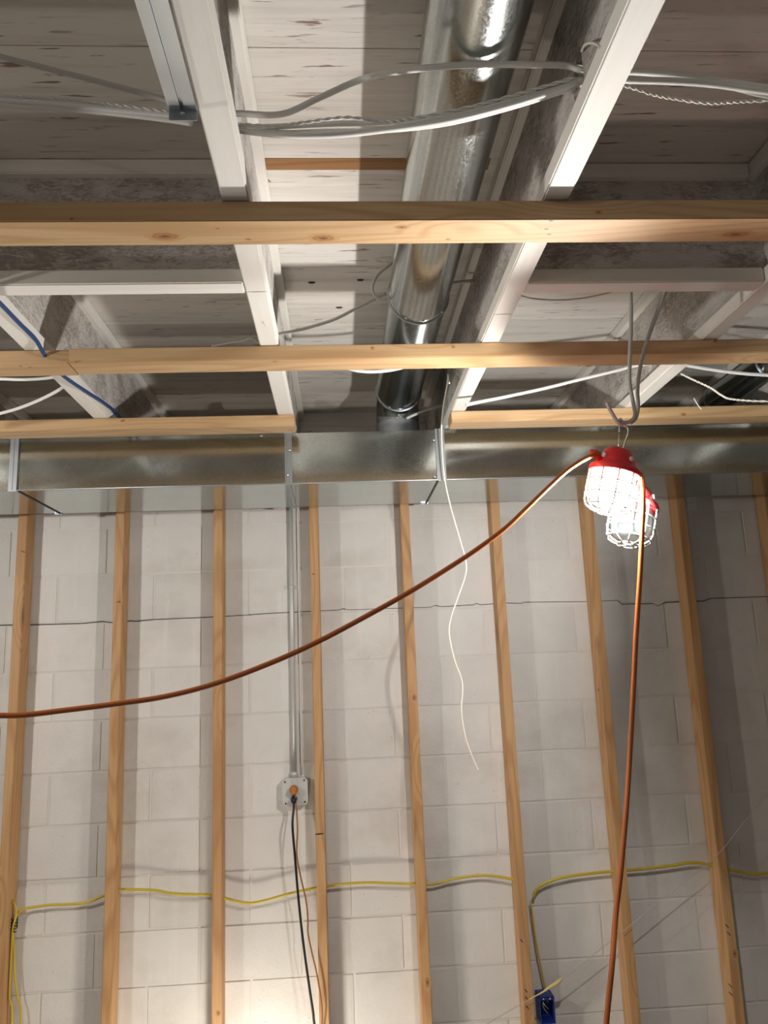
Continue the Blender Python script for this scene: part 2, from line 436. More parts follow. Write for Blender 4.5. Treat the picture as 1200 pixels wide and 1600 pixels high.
# ------------------------------------------------------------------ trunk duct
DF, DB, DZ0, DZ1 = 2.722, 3.142, .647, .838
duct = empty('trunk_duct', (0, DF, DZ0), 'rectangular galvanised trunk duct running across above the studs', 'duct')
def loc_part(mb, name, mat, parent, origin, **k):
    """mesh given in room coordinates, stored about its own origin, parented with its place kept"""
    o3 = Vector(origin); mb.v = [tuple(Vector(p)-o3) for p in mb.v]
    base = Vector((0, 0, 0)); q = parent
    while q is not None: base += q.location; q = q.parent
    return mb.build(name, mat, parent, o3-base, **k)
xa = PY(30, 735, DF).x; xb = PY(452, 720, DF).x; xc = PY(683, 715, DF).x
secs = [(-2.9, xa), (xa, xb), (xb, xc), (xc, 3.1)]
for i, (x0, x1) in enumerate(secs):
    e = .0015 if i % 2 else 0.0
    mb = MB().box((x0+.001, DF-e, DZ0-e), (x1-.001, DB+e, DZ1))
    loc_part(mb, 'duct_section', M_DUCT, duct, ((x0+x1)/2, (DF+DB)/2, (DZ0+DZ1)/2), bevel=.002)
for xx in (xa, xb, xc):
    w = .016
    x0, x1 = (xx-.034, xx-.004) if xx == xa else ((xx-.016, xx+.010) if xx == xb else (xx-.004, xx+.030))
    mb = MB().box((x0, DF-.0055, DZ0-.004), (x1, DF-.001, DZ1+.004))
    mb.box((x0+.009, DF-.0075, DZ0-.002), (x0+.016, DF-.004, DZ1+.003))
    loc_part(mb, 'drive_cleat', M_CLEAT, duct, ((x0+x1)/2, DF, .74), bevel=.001)
    # standing seam under the section joint and its bent tail
    mb = MB().box((xx-.0022, DF, DZ0-.005), (xx+.0022, DB, DZ0-.0005))
    loc_part(mb, 'bottom_seam', M_BLACK if xx != xb else M_CLEAT, duct, (xx, DF, DZ0))
    mb = MB().box((xx-.022, DB-.008, DZ0-.006), (xx+.008, DB+.003, DZ0-.001))
    loc_part(mb, 'cleat_tail', M_CLEAT, duct, (xx, DB, DZ0), bevel=.001)
# rolled bright lower edge
mb = MB().tube([(-2.9, DF-.001, DZ0+.0005), (3.1, DF-.001, DZ0+.0005)], .0028, 6)
loc_part(mb, 'rolled_edge', M_CLEAT, duct, (0, DF, DZ0))
def screw(p, d, r=.0045, parent=None):
    d = Vector(d).normalized(); mb = MB()
    mb.tube([Vector(p)-d*.001, Vector(p)+d*.002, Vector(p)+d*.0035, Vector(p)+d*.004], [r*1.5, r*1.5, r, r*.5], 8)
    return loc_part(mb, 'screw', M_STEEL, parent, p)
for (x, y) in [(452,703),(449,742),(678,688),(679,745),(408,681),(1012,661)]:
    p = PY(x, y, DF-.008); screw(p, (0, -1, 0), .0032, duct)

# ------------------------------------------------------------------ round pipes
def pipe_run(xc, zc, r, label, yj, y_end, elbow=True, y0=-3.3):
    t = empty('round_duct', (xc, y_end, zc), label, 'duct')
    ends = [y0] + yj + [y_end]
    for a, b in zip(ends[:-1], ends[1:]):
        n = 40; mb = MB()
        pts = [(xc, a, zc), (xc, (a+b)/2, zc), (xc, b-.035, zc), (xc, b-.032, zc), (xc, b-.004, zc), (xc, b, zc)]
        mb.tube(pts, [r, r, r, r+.0012, r+.0012, r+.0005], n, cap=False, flat=(0, 0, 1))
        loc_part(mb, 'pipe_section', M_PIPE, t, (xc, (a+b)/2, zc))
        mb = MB(); ring = [(xc+(r+.002)*math.cos(q), b, zc+(r+.002)*math.sin(q)) for q in [2*math.pi*i/40 for i in range(40)]]
        mb.tube(ring, .0034, 6, closed=True)
        loc_part(mb, 'bead', M_CLEAT, t, (xc, b, zc))
        for ang in (-2.05, -1.48, -.75):
            p = Vector((xc+(r+.001)*math.cos(ang), b-.018, zc+(r+.001)*math.sin(ang)))
            screw(p, (math.cos(ang), 0, math.sin(ang)), .0032, t)
    if elbow:   # gored elbow turning down into the top of the trunk duct
        rc = .115; n = 40
        G = 4
        for g in range(G):
            a0, a1 = math.pi/2*g/G, math.pi/2*(g+1)/G
            pp = [Vector((xc, y_end+.002+rc*math.sin(q), zc-rc+rc*math.cos(q))) for q in (a0, a1)]
            mb = MB(); vs = []
            for q, p in zip((a0, a1), pp):
                tdir = Vector((0, math.cos(q), -math.sin(q))); u = Vector((1, 0, 0)); w = tdir.cross(u)
                for k in range(n):
                    a = 2*math.pi*k/n; vs.append(p+u*(r*math.cos(a))+w*(r*math.sin(a)))
            mb.add(vs, [(k, (k+1) % n, n+(k+1) % n, n+k) for k in range(n)], True)
            loc_part(mb, 'elbow_gore', M_PIPE, t, (xc, y_end+rc, zc-rc))
        mb = MB().tube([(xc, y_end+.002+rc, zc-rc+.005), (xc, y_end+.002+rc, DZ1+.001)], r+.001, n, cap=False)
        loc_part(mb, 'collar', M_CLEAT, t, (xc, y_end+rc, DZ1))
    return t
PR = .088; PA = .2365; PD = PR/.0804
PXC, PZC = PD*math.sin(PA), PD*math.cos(PA)
yj1 = (PZC-PR)*1/ (sight(660, 505).z/sight(660, 505).y)
yj2 = (PZC-PR)*1/ (sight(618, 656).z/sight(618, 656).y)
pipe_run(PXC, PZC, PR, 'large galvanised round pipe running between the two middle joists', [.55, yj1], min(yj2, 2.9))
pipe_run(1.558, .995, .055, 'galvanised round pipe at the right edge behind the far right joist', [.9, 2.50], 2.9)

# ------------------------------------------------------------------ cables
def cable(name, pts, r, mat, label, cat='cable', r2=None, k=8, n=8, group=None, parent=None, flat=None):
    sp = smooth_path(pts, k); o3 = sp[len(sp)//2].copy()
    mb = MB().tube([p-o3 for p in sp], r, n, r2=r2, flat=flat)
    o = mb.build(name, mat, parent, o3)
    if label: tag(o, label, cat, group)
    return o
def twisted(name, pts, r, mat, label, turns, cat='wire', k=24):
    sp = smooth_path(pts, k); o3 = sp[len(sp)//2].copy(); mb = MB(); N = len(sp)
    for ph in (0, math.pi):
        q = []
        for i, p in enumerate(sp):
            t = (sp[min(i+1, N-1)]-sp[max(i-1, 0)]).normalized(); u = Vector((0, 0, 1)); u = (u-t*u.dot(t)).normalized(); w = t.cross(u)
            a = ph+2*math.pi*turns*i/N; q.append(p+u*(r*math.cos(a))+w*(r*math.sin(a))-o3)
        mb.tube(q, r*1.05, 5)
    return tag(mb.build(name, mat, None, o3), label, cat)
# white bundle through the two middle joists
def between(px, x0, x1, ya, yb):
    out = []
    for (x, y) in px:
        f = (x-x0)/(x1-x0); out.append(PY(x, y, ya+(yb-ya)*f))
    return out
ya, yb = hA.y, hB.y
def run(px, dy=0): return [p+Vector((0, dy, 0)) for p in between(px, 358, 908, ya, yb)]
LA = Vector((XJ2, ya, hA.z)); RB = Vector((XJ3, yb, hB.z))
cable('house_cable', [LA+Vector((-.03,0,.004)), LA+Vector((0,0,.004))]+run([(370,180),(440,181),(500,155),(570,125)], -.004)+[PZ(x, y, .966) for (x, y) in [(650,108),(740,101),(820,101)]]+run([(880,105)], -.004)+[RB+Vector((0,-.004,.012)), RB+Vector((.03,-.004,.012))], 0.0052, M_WHITE_CABLE, 'white cable bowing upward over the bundle in front of the round pipe', r2=.0058)
cable('house_cable', [LA+Vector((-.03,.004,-.006)), LA+Vector((0,.004,-.006))]+run([(370,203),(440,211),(520,211),(600,203),(700,188),(800,163),(880,137),(900,127)], .0)+[RB+Vector((0,0,-.006)), RB+Vector((.03,0,-.006))], 0.0050, M_WHITE_CABLE, 'lowest white cable of the bundle under the round pipe', r2=.0062)
cable('house_cable', [LA+Vector((-.03,.012,-.002)), LA+Vector((0,.012,-.002))]+run([(370,193),(440,190),(520,186),(600,184),(700,176),(800,151),(880,129),(900,124)], .012)+[RB+Vector((0,.012,-.002)), RB+Vector((.03,.012,-.002))], 0.0038, M_WHITE_CABLE, 'upper straight white cable of the bundle under the round pipe', r2=.0058)
cable('house_cable', [LA+Vector((-.03,.018,.002)), LA+Vector((0,.018,.002))]+run([(370,188),(440,196),(520,194),(600,193),(700,182),(800,157),(880,132),(900,125)], .018)+[RB+Vector((0,.018,.002)), RB+Vector((.03,.018,.002))], 0.0036, M_WHITE_CABLE, 'middle white cable pressed within the bundle under the round pipe', r2=.0056)
twisted('thin_wire', run([(372,200),(430,203),(480,197),(540,190),(600,196),(650,190),(740,172),(820,150),(895,128)], -.010), .0016, M_WHITE_CABLE, 'thin twisted white wire wound over the bundle under the round pipe', 16)
# left of the left joist
yl = ya
def left(px, dy=0): return [PY(x, y, yl+dy) for (x, y) in px]
cable('house_cable', left([(-260,143),(-120,152),(0,163),(90,168),(180,176),(262,186),(300,192)], .012), 0.0063, M_WHITE_CABLE, 'lower white cable entering at the left towards the steel bracket', r2=.006)
cable('house_cable', left([(-260,132),(-120,143),(0,156),(90,163),(180,171),(262,179),(300,185)], .006), 0.0056, M_WHITE_CABLE, 'upper white cable entering at the left towards the steel bracket', r2=.006)
cable('house_cable', left([(-260,20),(-120,50),(0,88),(70,106),(140,124),(200,140),(262,157),(300,168)], .02), 0.0046, M_GREY_CABLE, 'grey cable slanting down to the steel bracket at the left', r2=.0055)
twisted('thin_wire', left([(-200,138),(0,150),(60,152),(120,156),(180,164),(262,174)], .0), 0.0017, M_WHITE_CABLE, 'thin twisted white wire above the cables at the left', 14)
# right of the right joist
def right(px, dy=0): return [PY(x, y, yb+dy) for (x, y) in px]
cable('house_cable', right([(950,112),(990,112),(1050,117),(1120,126),(1200,137),(1340,156)], .01), 0.0055, M_WHITE_CABLE, 'upper white cable at the top right beyond the joist', r2=.0055)
cable('house_cable', right([(940,123),(985,125),(1050,127),(1110,131),(1200,143),(1340,160)], .0), 0.0063, M_WHITE_CABLE, 'lower white cable at the top right beyond the joist', r2=.0055)
cable('house_cable', right([(945,118),(985,119),(1050,122),(1120,130),(1200,149),(1340,170)], .02), 0.0059, M_GREY_CABLE, 'grey cable between the white ones at the top right', r2=.005)
twisted('thin_wire', right([(940,128),(978,134),(1020,147),(1060,155),(1110,161),(1150,159),(1200,157),(1320,152)], -.012), .0017, M_CREAM, 'thin twisted wire sagging beneath the cables at the top right', 14)
# short staple of wire on the right joist
cable('wire_tie', [PX(909,80,XJ3-.008), PX(914,70,XJ3-.018), PX(924,67,XJ3-.022), PX(934,70,XJ3-.02), PX(937,74,XJ3-.027)], .0022, M_CREAM, 'short bent tan wire tie on the joist right of the pipe', 'wire')
# grey looped cables that carry the lamp
LY = 1.93
cable('hanging_cable', [Vector((PY(979,380,1.69).x, 1.685, 1.13))]+[PY(x, y, Y) for (x, y, Y) in [(979,392,1.69),(985,450,1.70),(986,510,1.715),(984,560,1.725),(984,600,1.73),(990,632,1.73),(992,650,1.73),(984,659,1.73),(972,660,1.73),(968,655,1.725)]], 0.0051, M_GREY_CABLE, 'left grey cable hanging from the ceiling to the lamp hook', 'cable')
cable('hanging_cable', [Vector((PY(1058,378,1.69).x, 1.685, 1.13))]+[PY(x, y, Y) for (x, y, Y) in [(1058,384,1.69),(1047,435,1.70),(1030,480,1.715),(1012,530,1.73),(1000,575,1.737),(996,610,1.74),(997,635,1.742),(993,653,1.742),(984,662,1.742)]], 0.0051, M_GREY_CABLE, 'right grey cable hanging slantwise from the ceiling to the lamp hook', 'cable')
cable('hanging_cable', [PY(x, y, 1.72) for (x, y) in [(948,629),(953,640),(960,652),(967,662),(974,664)]], .0044, simple('pink_grey_sheath', (.60, .42, .40), .45), 'short cut cable end sticking up from the lamp hook', 'cable', r2=.0055)
# cream dangling wire
cable('dangling_wire', [Vector((PY(700,560,2.40).x, 2.40, .90))]+[PY(x, y, Y) for (x, y, Y) in [(700,585,2.55),(699,600,2.60),(693,635,2.66),(690,670,2.68),(692,720,2.69),(696,755,2.69),(705,795,2.69),(718,840,2.69),(728,878,2.69),(727,900,2.69),(715,935,2.69),(705,965,2.69),(702,990,2.69),(710,1030,2.69),(721,1060,2.69),(723,1080,2.69),(721,1110,2.69),(727,1150,2.69),(738,1182,2.69),(748,1205,2.69)]], .0028, M_CREAM, 'wavy cream wire dangling free in front of the duct and wall', 'wire')
# gray cables in the joist bays
cable('house_cable', [PY(x, y, 2.15) for (x, y) in [(421,528),(432,523),(470,515),(520,500),(560,480),(585,468)]]+[PY(602,459,2.15)], 0.0049, M_GREY_CABLE, 'grey cable rising from the left joist to the round pipe', r2=.0055)
cable('house_cable', [PY(x, y, 2.1) for (x, y) in [(612,411),(606,416),(590,430),(582,447),(584,460),(593,468),(604,469)]], 0.0043, M_GREY_CABLE, 'grey cable loop beside the left flank of the round pipe')
cable('house_cable', [PY(700,443,2.12)]+[PY(x, y, 2.1) for (x, y) in [(708,442),(735,439),(775,435)]]+[PX(778,435,XJ3-.006)], 0.0055, M_GREY_CABLE, 'grey cable between the round pipe and the right joist')
cable('thin_wire', [PY(728,441,2.1), PY(740,442,2.1), PY(756,447,2.1), PY(773,454,2.1)], .0022, M_GREY_CABLE, 'thin grey wire branching to the right joist beside the pipe', 'wire')
cable('house_cable', [PY(x, y, 2.35) for (x, y) in [(520,562),(540,574),(565,580),(595,580),(625,575),(650,566),(680,556)]], 0.0063, M_WHITE_CABLE, 'white cable sagging just beneath the middle batten')
cable('house_cable', [PY(x, y, 2.9) for (x, y) in [(635,654),(648,648),(672,639),(698,632),(712,628)]], 0.0059, M_GREY_CABLE, 'grey cable behind the cream wire, low beside the pipe')
cable('house_cable', [PY(x, y, 2.35) for (x, y) in [(728,633),(745,629),(790,620),(850,607),(910,592),(960,580),(990,572),(1020,568),(1045,566)]], 0.0056, M_WHITE_CABLE, 'white cable rising to the right towards the far right joist')
cable('house_cable', [PX(802, 458, XJ3+.0062)]+[PY(x, y, 1.9) for (x, y) in [(830,466),(870,469),(910,466),(950,458),(975,451),(1000,442)]], .0022, M_CREAM, 'thin pale cable sagging in the bay above the lamp')
cable('house_cable', [PY(x, y, 2.3) for (x, y) in [(1068,570),(1085,573),(1130,580),(1180,585),(1230,586),(1330,580)]], 0.0061, M_WHITE_CABLE, 'white cable at right edge crossing the second pipe')
twisted('thin_wire', [PY(x, y, 2.3) for (x, y) in [(1064,584),(1080,592),(1110,606),(1128,618),(1145,624),(1200,627),(1320,625)]], .0019, M_CREAM, 'thin twisted white wire below the cable at the right edge', 18)
cable('thin_wire', [PY(x, y, 2.5) for (x, y) in [(1084,622),(1090,632),(1096,640)]], .002, M_CREAM, 'tiny pale wire end beside the second pipe', 'wire')
cable('house_cable', [PY(x, y, 2.35) for (x, y) in [(330,540),(350,536),(380,531),(394,529)]]+[Vector((XJ2-.0045, 2.36, .985))], 0.0043, M_WHITE_CABLE, 'short white cable above the middle batten, left joist')
cable('house_cable', [PY(x, y, 2.3) for (x, y) in [(-150,586),(-60,590),(0,592),(40,593),(80,590),(110,582)]], 0.0051, M_WHITE_CABLE, 'white cable under the batten at left edge, upper one')
cable('house_cable', [PY(x, y, 2.3) for (x, y) in [(-150,672),(-60,658),(0,646),(40,634),(80,616),(110,598)]], 0.0051, M_WHITE_CABLE, 'white cable at left edge rising to the far left joist')
# blue cable clipped to the far left joist
bp = [(-60,425),(-20,455),(0,474),(30,505),(55,530),(68,552),(80,570),(105,592),(135,612),(160,628),(178,642),(190,656)]
cable('blue_cable', [PX(x, y, XJ1+FW/2+.006) for (x, y) in bp], .0055, M_BLUE, 'dark blue cable along the far left joist')

# steel bracket beside the left joist
p0 = PZ(236, 0, ZJ-.002); p1 = PZ(266, 172, ZJ-.002)
bx0, bx1 = p1.x-.002, XJ2-FW/2-.0015
br = empty('steel_bracket', (bx0, p1.y, ZJ), 'grooved galvanised steel bracket along the left side of a joist', 'bracket')
mid = (bx0+bx1)/2
mb = MB().box((bx0, .2, ZJ-.003), (mid-.003, p1.y, ZJ+.001)).box((mid+.003, .2, ZJ-.003), (bx1, p1.y, ZJ+.001)).box((mid-.004, .2, ZJ+.0012), (mid+.004, p1.y, ZJ+.005))
loc_part(mb, 'bracket_rail', M_CLEAT, br, (mid, .9, ZJ))
mb = MB().box((bx0, .2, ZJ+.001), (bx0+.002, p1.y, ZJ+.03)); loc_part(mb, 'bracket_side', M_CLEAT, br, (bx0, .9, ZJ))
mb = MB().box((bx0, p1.y-.001, ZJ-.020), (bx1, p1.y+.002, ZJ+.002)); loc_part(mb, 'bracket_tab', M_CLEAT, br, (mid, p1.y, ZJ), bevel=.001)
screw(Vector((mid, p1.y-.001, ZJ-.009)), (0, -1, 0), .0025, br)

# ------------------------------------------------------------------ orange cords of the work-light string
C1 = PY(960, 738, 1.74)          # rim of the lit lamp
oc = [PY(x, y, Y-.205) for (x, y, Y) in [(936,710,1.93),(925,712,1.92),(905,722,1.92),(880,740,1.915),(850,768,1.91),(820,797,1.905),(790,825,1.90),(750,855,1.895),(700,888,1.89),(640,925,1.88),(570,964,1.87),(500,1001,1.86),(430,1033,1.85),(340,1067,1.84),(260,1088,1.83),(180,1100,1.82),(100,1110,1.81),(40,1117,1.80),(0,1118,1.79),(-80,1116,1.77),(-250,1080,1.72)]]
cable('extension_cord', oc, .0056, M_ORANGE, 'orange cord sweeping left and down from the lit lamp', 'cord', n=10)
od = [PY(x, y, Y-.205) for (x, y, Y) in [(995,738,1.94),(1001,742,1.93),(1004,755,1.925),(1005,790,1.92),(1003,840,1.92),(1000,900,1.92),(996,960,1.92),(993,1010,1.92),(989,1090,1.92),(984,1180,1.92),(978,1270,1.91),(970,1360,1.90),(962,1430,1.89),(957,1500,1.87),(951,1560,1.86),(945,1620,1.85),(935,1720,1.83)]]
od.append(Vector((od[-1].x-.02, 1.60, ZF+.06))); od.append(Vector((od[-1].x-.10, 1.58, ZF+.006)))
cable('extension_cord', od, .0058, M_ORANGE, 'orange cord hanging straight down from the lit lamp at right', 'cord', n=10)

# ------------------------------------------------------------------ work lamps
def work_lamp(loc, rot, lit, label, grip=None):
    t = empty('work_lamp', loc, label, 'lamp'); t.rotation_euler = rot; t.scale = (.92, .92, .92)
    R = .064
    MB().lathe([(.001,.060),(.030,.060),(.036,.056),(.040,.046),(.047,.040),(.051,.022),(.055,.016),(R,.012),(R+.003,.006),(R+.003,-.003),(R-.002,-.006),(.001,-.004)], 36).build('lamp_cap', M_RED, t)
    sc = t.children[0]
    for a in (-1.1, -2.6, .5):
        MB().lathe([(.001,.004),(.006,.004),(.007,0)], 12, Matrix.Translation((.0495*math.cos(a), .0495*math.sin(a), .032)) @ Matrix.Rotation(a, 4, 'Z') @ Matrix.Rotation(math.pi/2-.25, 4, 'Y')).build('cap_button', M_CAGE, sc)
    MB().tube([(-.048,-.006,.030),(-.062,-.010,.036),(-.076,-.012,.036)], [.012,.009,.006], 10).build('cord_gland', M_RED, t)
    g = MB().lathe([(.050,-.004),(.0535,-.012),(.054,-.05),(.052,-.070),(.044,-.086),(.030,-.094),(.001,-.096)], 36).build('globe', M_LIT if lit else M_GLOBE, t)
    if lit:     # the light of the lamp itself, inside its clear diffuser and under its opaque cap
        li = lamp_light('lamp_bulb', (0, 0, -.060), 82, (1.0, .975, .935), .022); li.parent = t
    mb = MB(); n = 10
    for i in range(n):
        a = 2*math.pi*i/n+.2; c, s = math.cos(a), math.sin(a)
        mb.tube([(r*c, r*s, z) for (r, z) in [(R,-.002),(R,-.045),(R-.001,-.080),(R-.007,-.095),(R-.022,-.105),(.026,-.110)]], .0024, 6)
    for (r, z) in [(R,-.032),(R,-.064),(R-.006,-.094),(.026,-.110)]:
        mb.tube([(r*math.cos(2*math.pi*i/32), r*math.sin(2*math.pi*i/32), z) for i in range(32)], .0022, 6, closed=True)
    mb.tube([(-.026,0,-.110),(.026,0,-.110)], .0022, 6).tube([(0,-.026,-.110),(0,.026,-.110)], .0022, 6)
    mb.build('guard', M_CAGE if lit else M_CAGE_OFF, t)
    hk = smooth_path([(.010,0,.055),(.013,0,.085),(.016,0,.112),(.010,0,.126),(.0,0,.128),(-.008,0,.120),(-.007,0,.108)], 6)
    if grip is not None:    # hook of the lamp copy, made to end on the guard of the lit one
        g3 = Matrix.LocRotScale(Vector(loc), t.rotation_euler, Vector((.92, .92, .92))).inverted() @ Vector(grip)
        hk = smooth_path([Vector((0,0,.055)), Vector((0,0,.055)).lerp(g3, .5)+Vector((0,0,.02)), g3], 6)
    h = MB().tube(hk, .0026, 8)
    h.build('hook', M_STEEL, t)
    if lit: MB().tube([(-.007,0,.106),(-.003,0,.08),(.0,0,.056)], .0017, 8).build('hook_gate', M_STEEL, t)
    return t
L1 = work_lamp(C1, (rad(4), rad(15), rad(0)), True, 'lit caged work lamp with red cap, glowing white, hanging by its hook')
C2 = PY(990, 793, 1.875)  # rim of an added lamp copy, solid stand-in for a likely lens reflection
L1M = Matrix.LocRotScale(C1, L1.rotation_euler, L1.scale)
work_lamp(C2, (rad(2), rad(17), rad(25)), False, 'unlit copy of the lit lamp just below it, for its likely lens reflection', grip=L1M @ Vector((.02, .0605, -.032)))

# ------------------------------------------------------------------ conduit, outlet box and its cords
cx = PY(457, 1000, YW).x
cd = empty('wall_conduit', (cx, YW-.014, 0), 'grey electrical conduit running down the wall from duct to outlet box', 'conduit')
ztopc = ZJ-.01; zb = PY(461, 1237, YW-.045).z+.053
mb = MB().tube([(cx, YW-.0145, ztopc), (cx, YW-.0145, zb)], .0105, 14); loc_part(mb, 'pipe', M_CONDUIT, cd, (cx, YW-.0145, .2))
zs = PY(457, 917, YW-.02).z
mb = MB().tube([(cx, YW-.0145, zs-.007), (cx, YW-.0145, zs+.007)], .0118, 14).box((cx-.030, YW-.005, zs-.007), (cx+.030, YW-.002, zs+.007))
loc_part(mb, 'strap', M_CONDUIT, cd, (cx, YW-.014, zs))
mb = MB().tube([(cx, YW-.0145, zb+.022), (cx, YW-.0145, zb-.001)], .0145, 14); loc_part(mb, 'connector', M_CONDUIT, cd, (cx, YW-.0145, zb))
x2 = PY(468, 1000, YW).x
cable('painted_wire', [(x2, YW-.006, ztopc), (x2, YW-.006, .45), (x2, YW-.006, .05), (x2, YW-.006, zb+.01)], .0032, M_BLOCK, 'thin painted wire on the wall beside the grey conduit', 'wire')
bc = PY(461, 1237, YW-.045)
ob = empty('outlet_box', (bc.x, YW-.003, bc.z), 'square white metal outlet box on the wall below the conduit', 'outlet box')
mb = MB().box((bc.x-.050, YW-.044, bc.z-.052), (bc.x+.050, YW-.004, bc.z+.052)); loc_part(mb, 'box_body', M_CONDUIT, ob, (bc.x, YW-.02, bc.z), bevel=.006)
mb = MB()
w, h = .052, .054; ch = .012; oct_ = [(-w+ch,-h),(w-ch,-h),(w,-h+ch),(w,h-ch),(w-ch,h),(-w+ch,h),(-w,h-ch),(-w,-h+ch)]
v = [(bc.x+a, YW-.0485, bc.z+b_) for a, b_ in oct_]+[(bc.x+a, YW-.0445, bc.z+b_) for a, b_ in oct_]
mb.add(v, [tuple(range(8)), tuple(range(15, 7, -1))]+[(i, (i+1) % 8, 8+(i+1) % 8, 8+i) for i in range(8)])
loc_part(mb, 'cover_plate', M_BOXPAINT, ob, (bc.x, YW-.046, bc.z), bevel=.001)
for sx, sz in ((-.040,.040),(.040,-.040),(-.038,-.044),(.038,.044)):
    mb = MB().tube([(bc.x+sx, YW-.0515, bc.z+sz), (bc.x+sx, YW-.048, bc.z+sz)], .0035, 8); loc_part(mb, 'cover_screw', M_BLACK, ob, (bc.x+sx, YW-.05, bc.z+sz))
for dz in (.006, -.026):
    mb = MB().tube([(bc.x-.004, YW-.0525, bc.z+dz), (bc.x-.004, YW-.047, bc.z+dz)], .0185, 18); loc_part(mb, 'receptacle', M_BOXPAINT, ob, (bc.x-.004, YW-.05, bc.z+dz))
# brown cord
pl = Vector((bc.x-.004, YW-.053, bc.z+.010))
t = empty('brown_cord', pl, 'brown extension cord with round orange plug in the outlet box', 'cord')
mb = MB().tube([pl, pl+Vector((0,-.018,0)), pl+Vector((0,-.030,0)), pl+Vector((0,-.034,0))], [.018,.018,.015,.008], 16); loc_part(mb, 'plug', simple('orange_plug', (.45,.16,.03), .5), t, pl)
bp = [pl+Vector((.004,-.024,-.006))]+[PY(x, y, YW-.06) for (x, y) in [(463,1255),(466,1290),(465,1330),(471,1365),(479,1400),(482,1430),(482,1450),(488,1480),(495,1510),(501,1545),(504,1575),(502,1600),(497,1630)]]
bp = [bp[0]] + [Vector((p.x, 3.235 if p.z < -.6 else YW-.075, p.z)) for p in bp[1:]]
bp.append(Vector((bp[-1].x-.03, 3.225, bp[-1].z-.25))); bp.append(Vector((bp[-1].x-.04, 3.20, ZF+.02))); bp.append(Vector((bp[-1].x-.1, 3.10, ZF+.005)))
sp = smooth_path(bp, 6); mb = MB().tube(sp, .0032, 8); loc_part(mb, 'cord', M_BROWN, t, pl)
pb = Vector((bc.x-.004, YW-.053, bc.z-.026))
t = empty('black_cord', pb, 'black power cord plugged in the lower socket of the outlet box', 'cord')
mb = MB().tube([pb, pb+Vector((0,-.014,0)), pb+Vector((0,-.026,-.004)), pb+Vector((0,-.030,-.012))], [.0135,.0135,.011,.008], 14); loc_part(mb, 'plug', M_BLACK, t, pb)
bp = [pb+Vector((0,-.024,-.008)), pb+Vector((0,-.026,-.03))]+[PY(x, y, YW-.10) for (x, y) in [(457,1290),(461,1340),(465,1390),(470,1440),(476,1490),(483,1540),(489,1580),(493,1610)]]
bp.append(Vector((bp[-1].x+.05, bp[-1].y-.01, bp[-1].z-.25))); bp.append(Vector((bp[-1].x+.04, 3.2, ZF+.02))); bp.append(Vector((bp[-1].x+.1, 3.12, ZF+.006)))
sp = smooth_path(bp, 6); mb = MB().tube(sp, .0048, 8); loc_part(mb, 'cord', M_BLACK, t, pb)

# ------------------------------------------------------------------ yellow cable through the studs
YC = YS+.052
ycr = dict(r=.0036, r2=.0062)
cable('yellow_cable', [PY(x, y, YC) for (x, y) in [(23,1442),(25,1432),(35,1421),(55,1417),(80,1414),(110,1413),(135,1410),(160,1400),(178,1391),(200,1390),(240,1391),(270,1396),(320,1398),(340,1400),(365,1407),(388,1411),(410,1408),(450,1397),(490,1388),(530,1382),(575,1379),(610,1380),(650,1381),(680,1381),(710,1373),(750,1368),(780,1370),(812,1376)]], .0053, M_YELLOW, 'yellow cable threaded through the studs on the left half', r2=.0038, flat=(0,0,1))
cable('yellow_cable', [PY(x, y, YC) for (x, y) in [(834,1402),(836,1394),(845,1384),(865,1375),(890,1369),(930,1364),(965,1361),(1000,1358),(1045,1353),(1080,1348),(1110,1351),(1132,1357),(1160,1363),(1180,1366),(1205,1364),(1260,1362)]], .0060, M_YELLOW, 'yellow cable threaded through the studs on the right half', r2=.0038, flat=(0,0,1))
cable('yellow_cable', [PY(x, y, YC-.01) for (x, y) in [(20,1408),(26,1420),(24,1435),(20,1450),(18,1480),(16,1520),(15,1560),(19,1600)]]+[Vector((PY(20,1620,YC).x, YC-.01, ZF+.05))], .0040, M_YELLOW, 'yellow cable dropping straight along the far left stud', r2=.0055)
cable('yellow_cable', [PY(x, y, YC) for (x, y) in [(23,1444),(21,1460),(22,1490),(24,1530),(28,1560),(33,1600)]]+[Vector((PY(35,1620,YC).x, YC, ZF+.05))], .0036, M_YELLOW, 'yellow cable leaning away from the far left stud at bottom', r2=.0055)
tc = PY(22, 1444, YC); mb = MB(); pts = []
for i in range(60):
    a = i/60*2*math.pi*4; pts.append((.012*math.cos(a), .012*math.sin(a), .022-.044*i/60+.006*math.sin(a*2)))
tag(mb.tube(pts, .0022, 6).build('wire_tie', M_BLACK, None, tc), 'dark wire tie wound round the yellow cables at the far left stud', 'wire tie')
cable('yellow_cable', [PY(x, y, YC) for (x, y) in [(829,1408),(833,1440),(839,1480),(846,1515),(852,1545),(856,1566)]], .0038, M_YELLOW, 'yellow cable running down the stud into the blue box', r2=.0058)
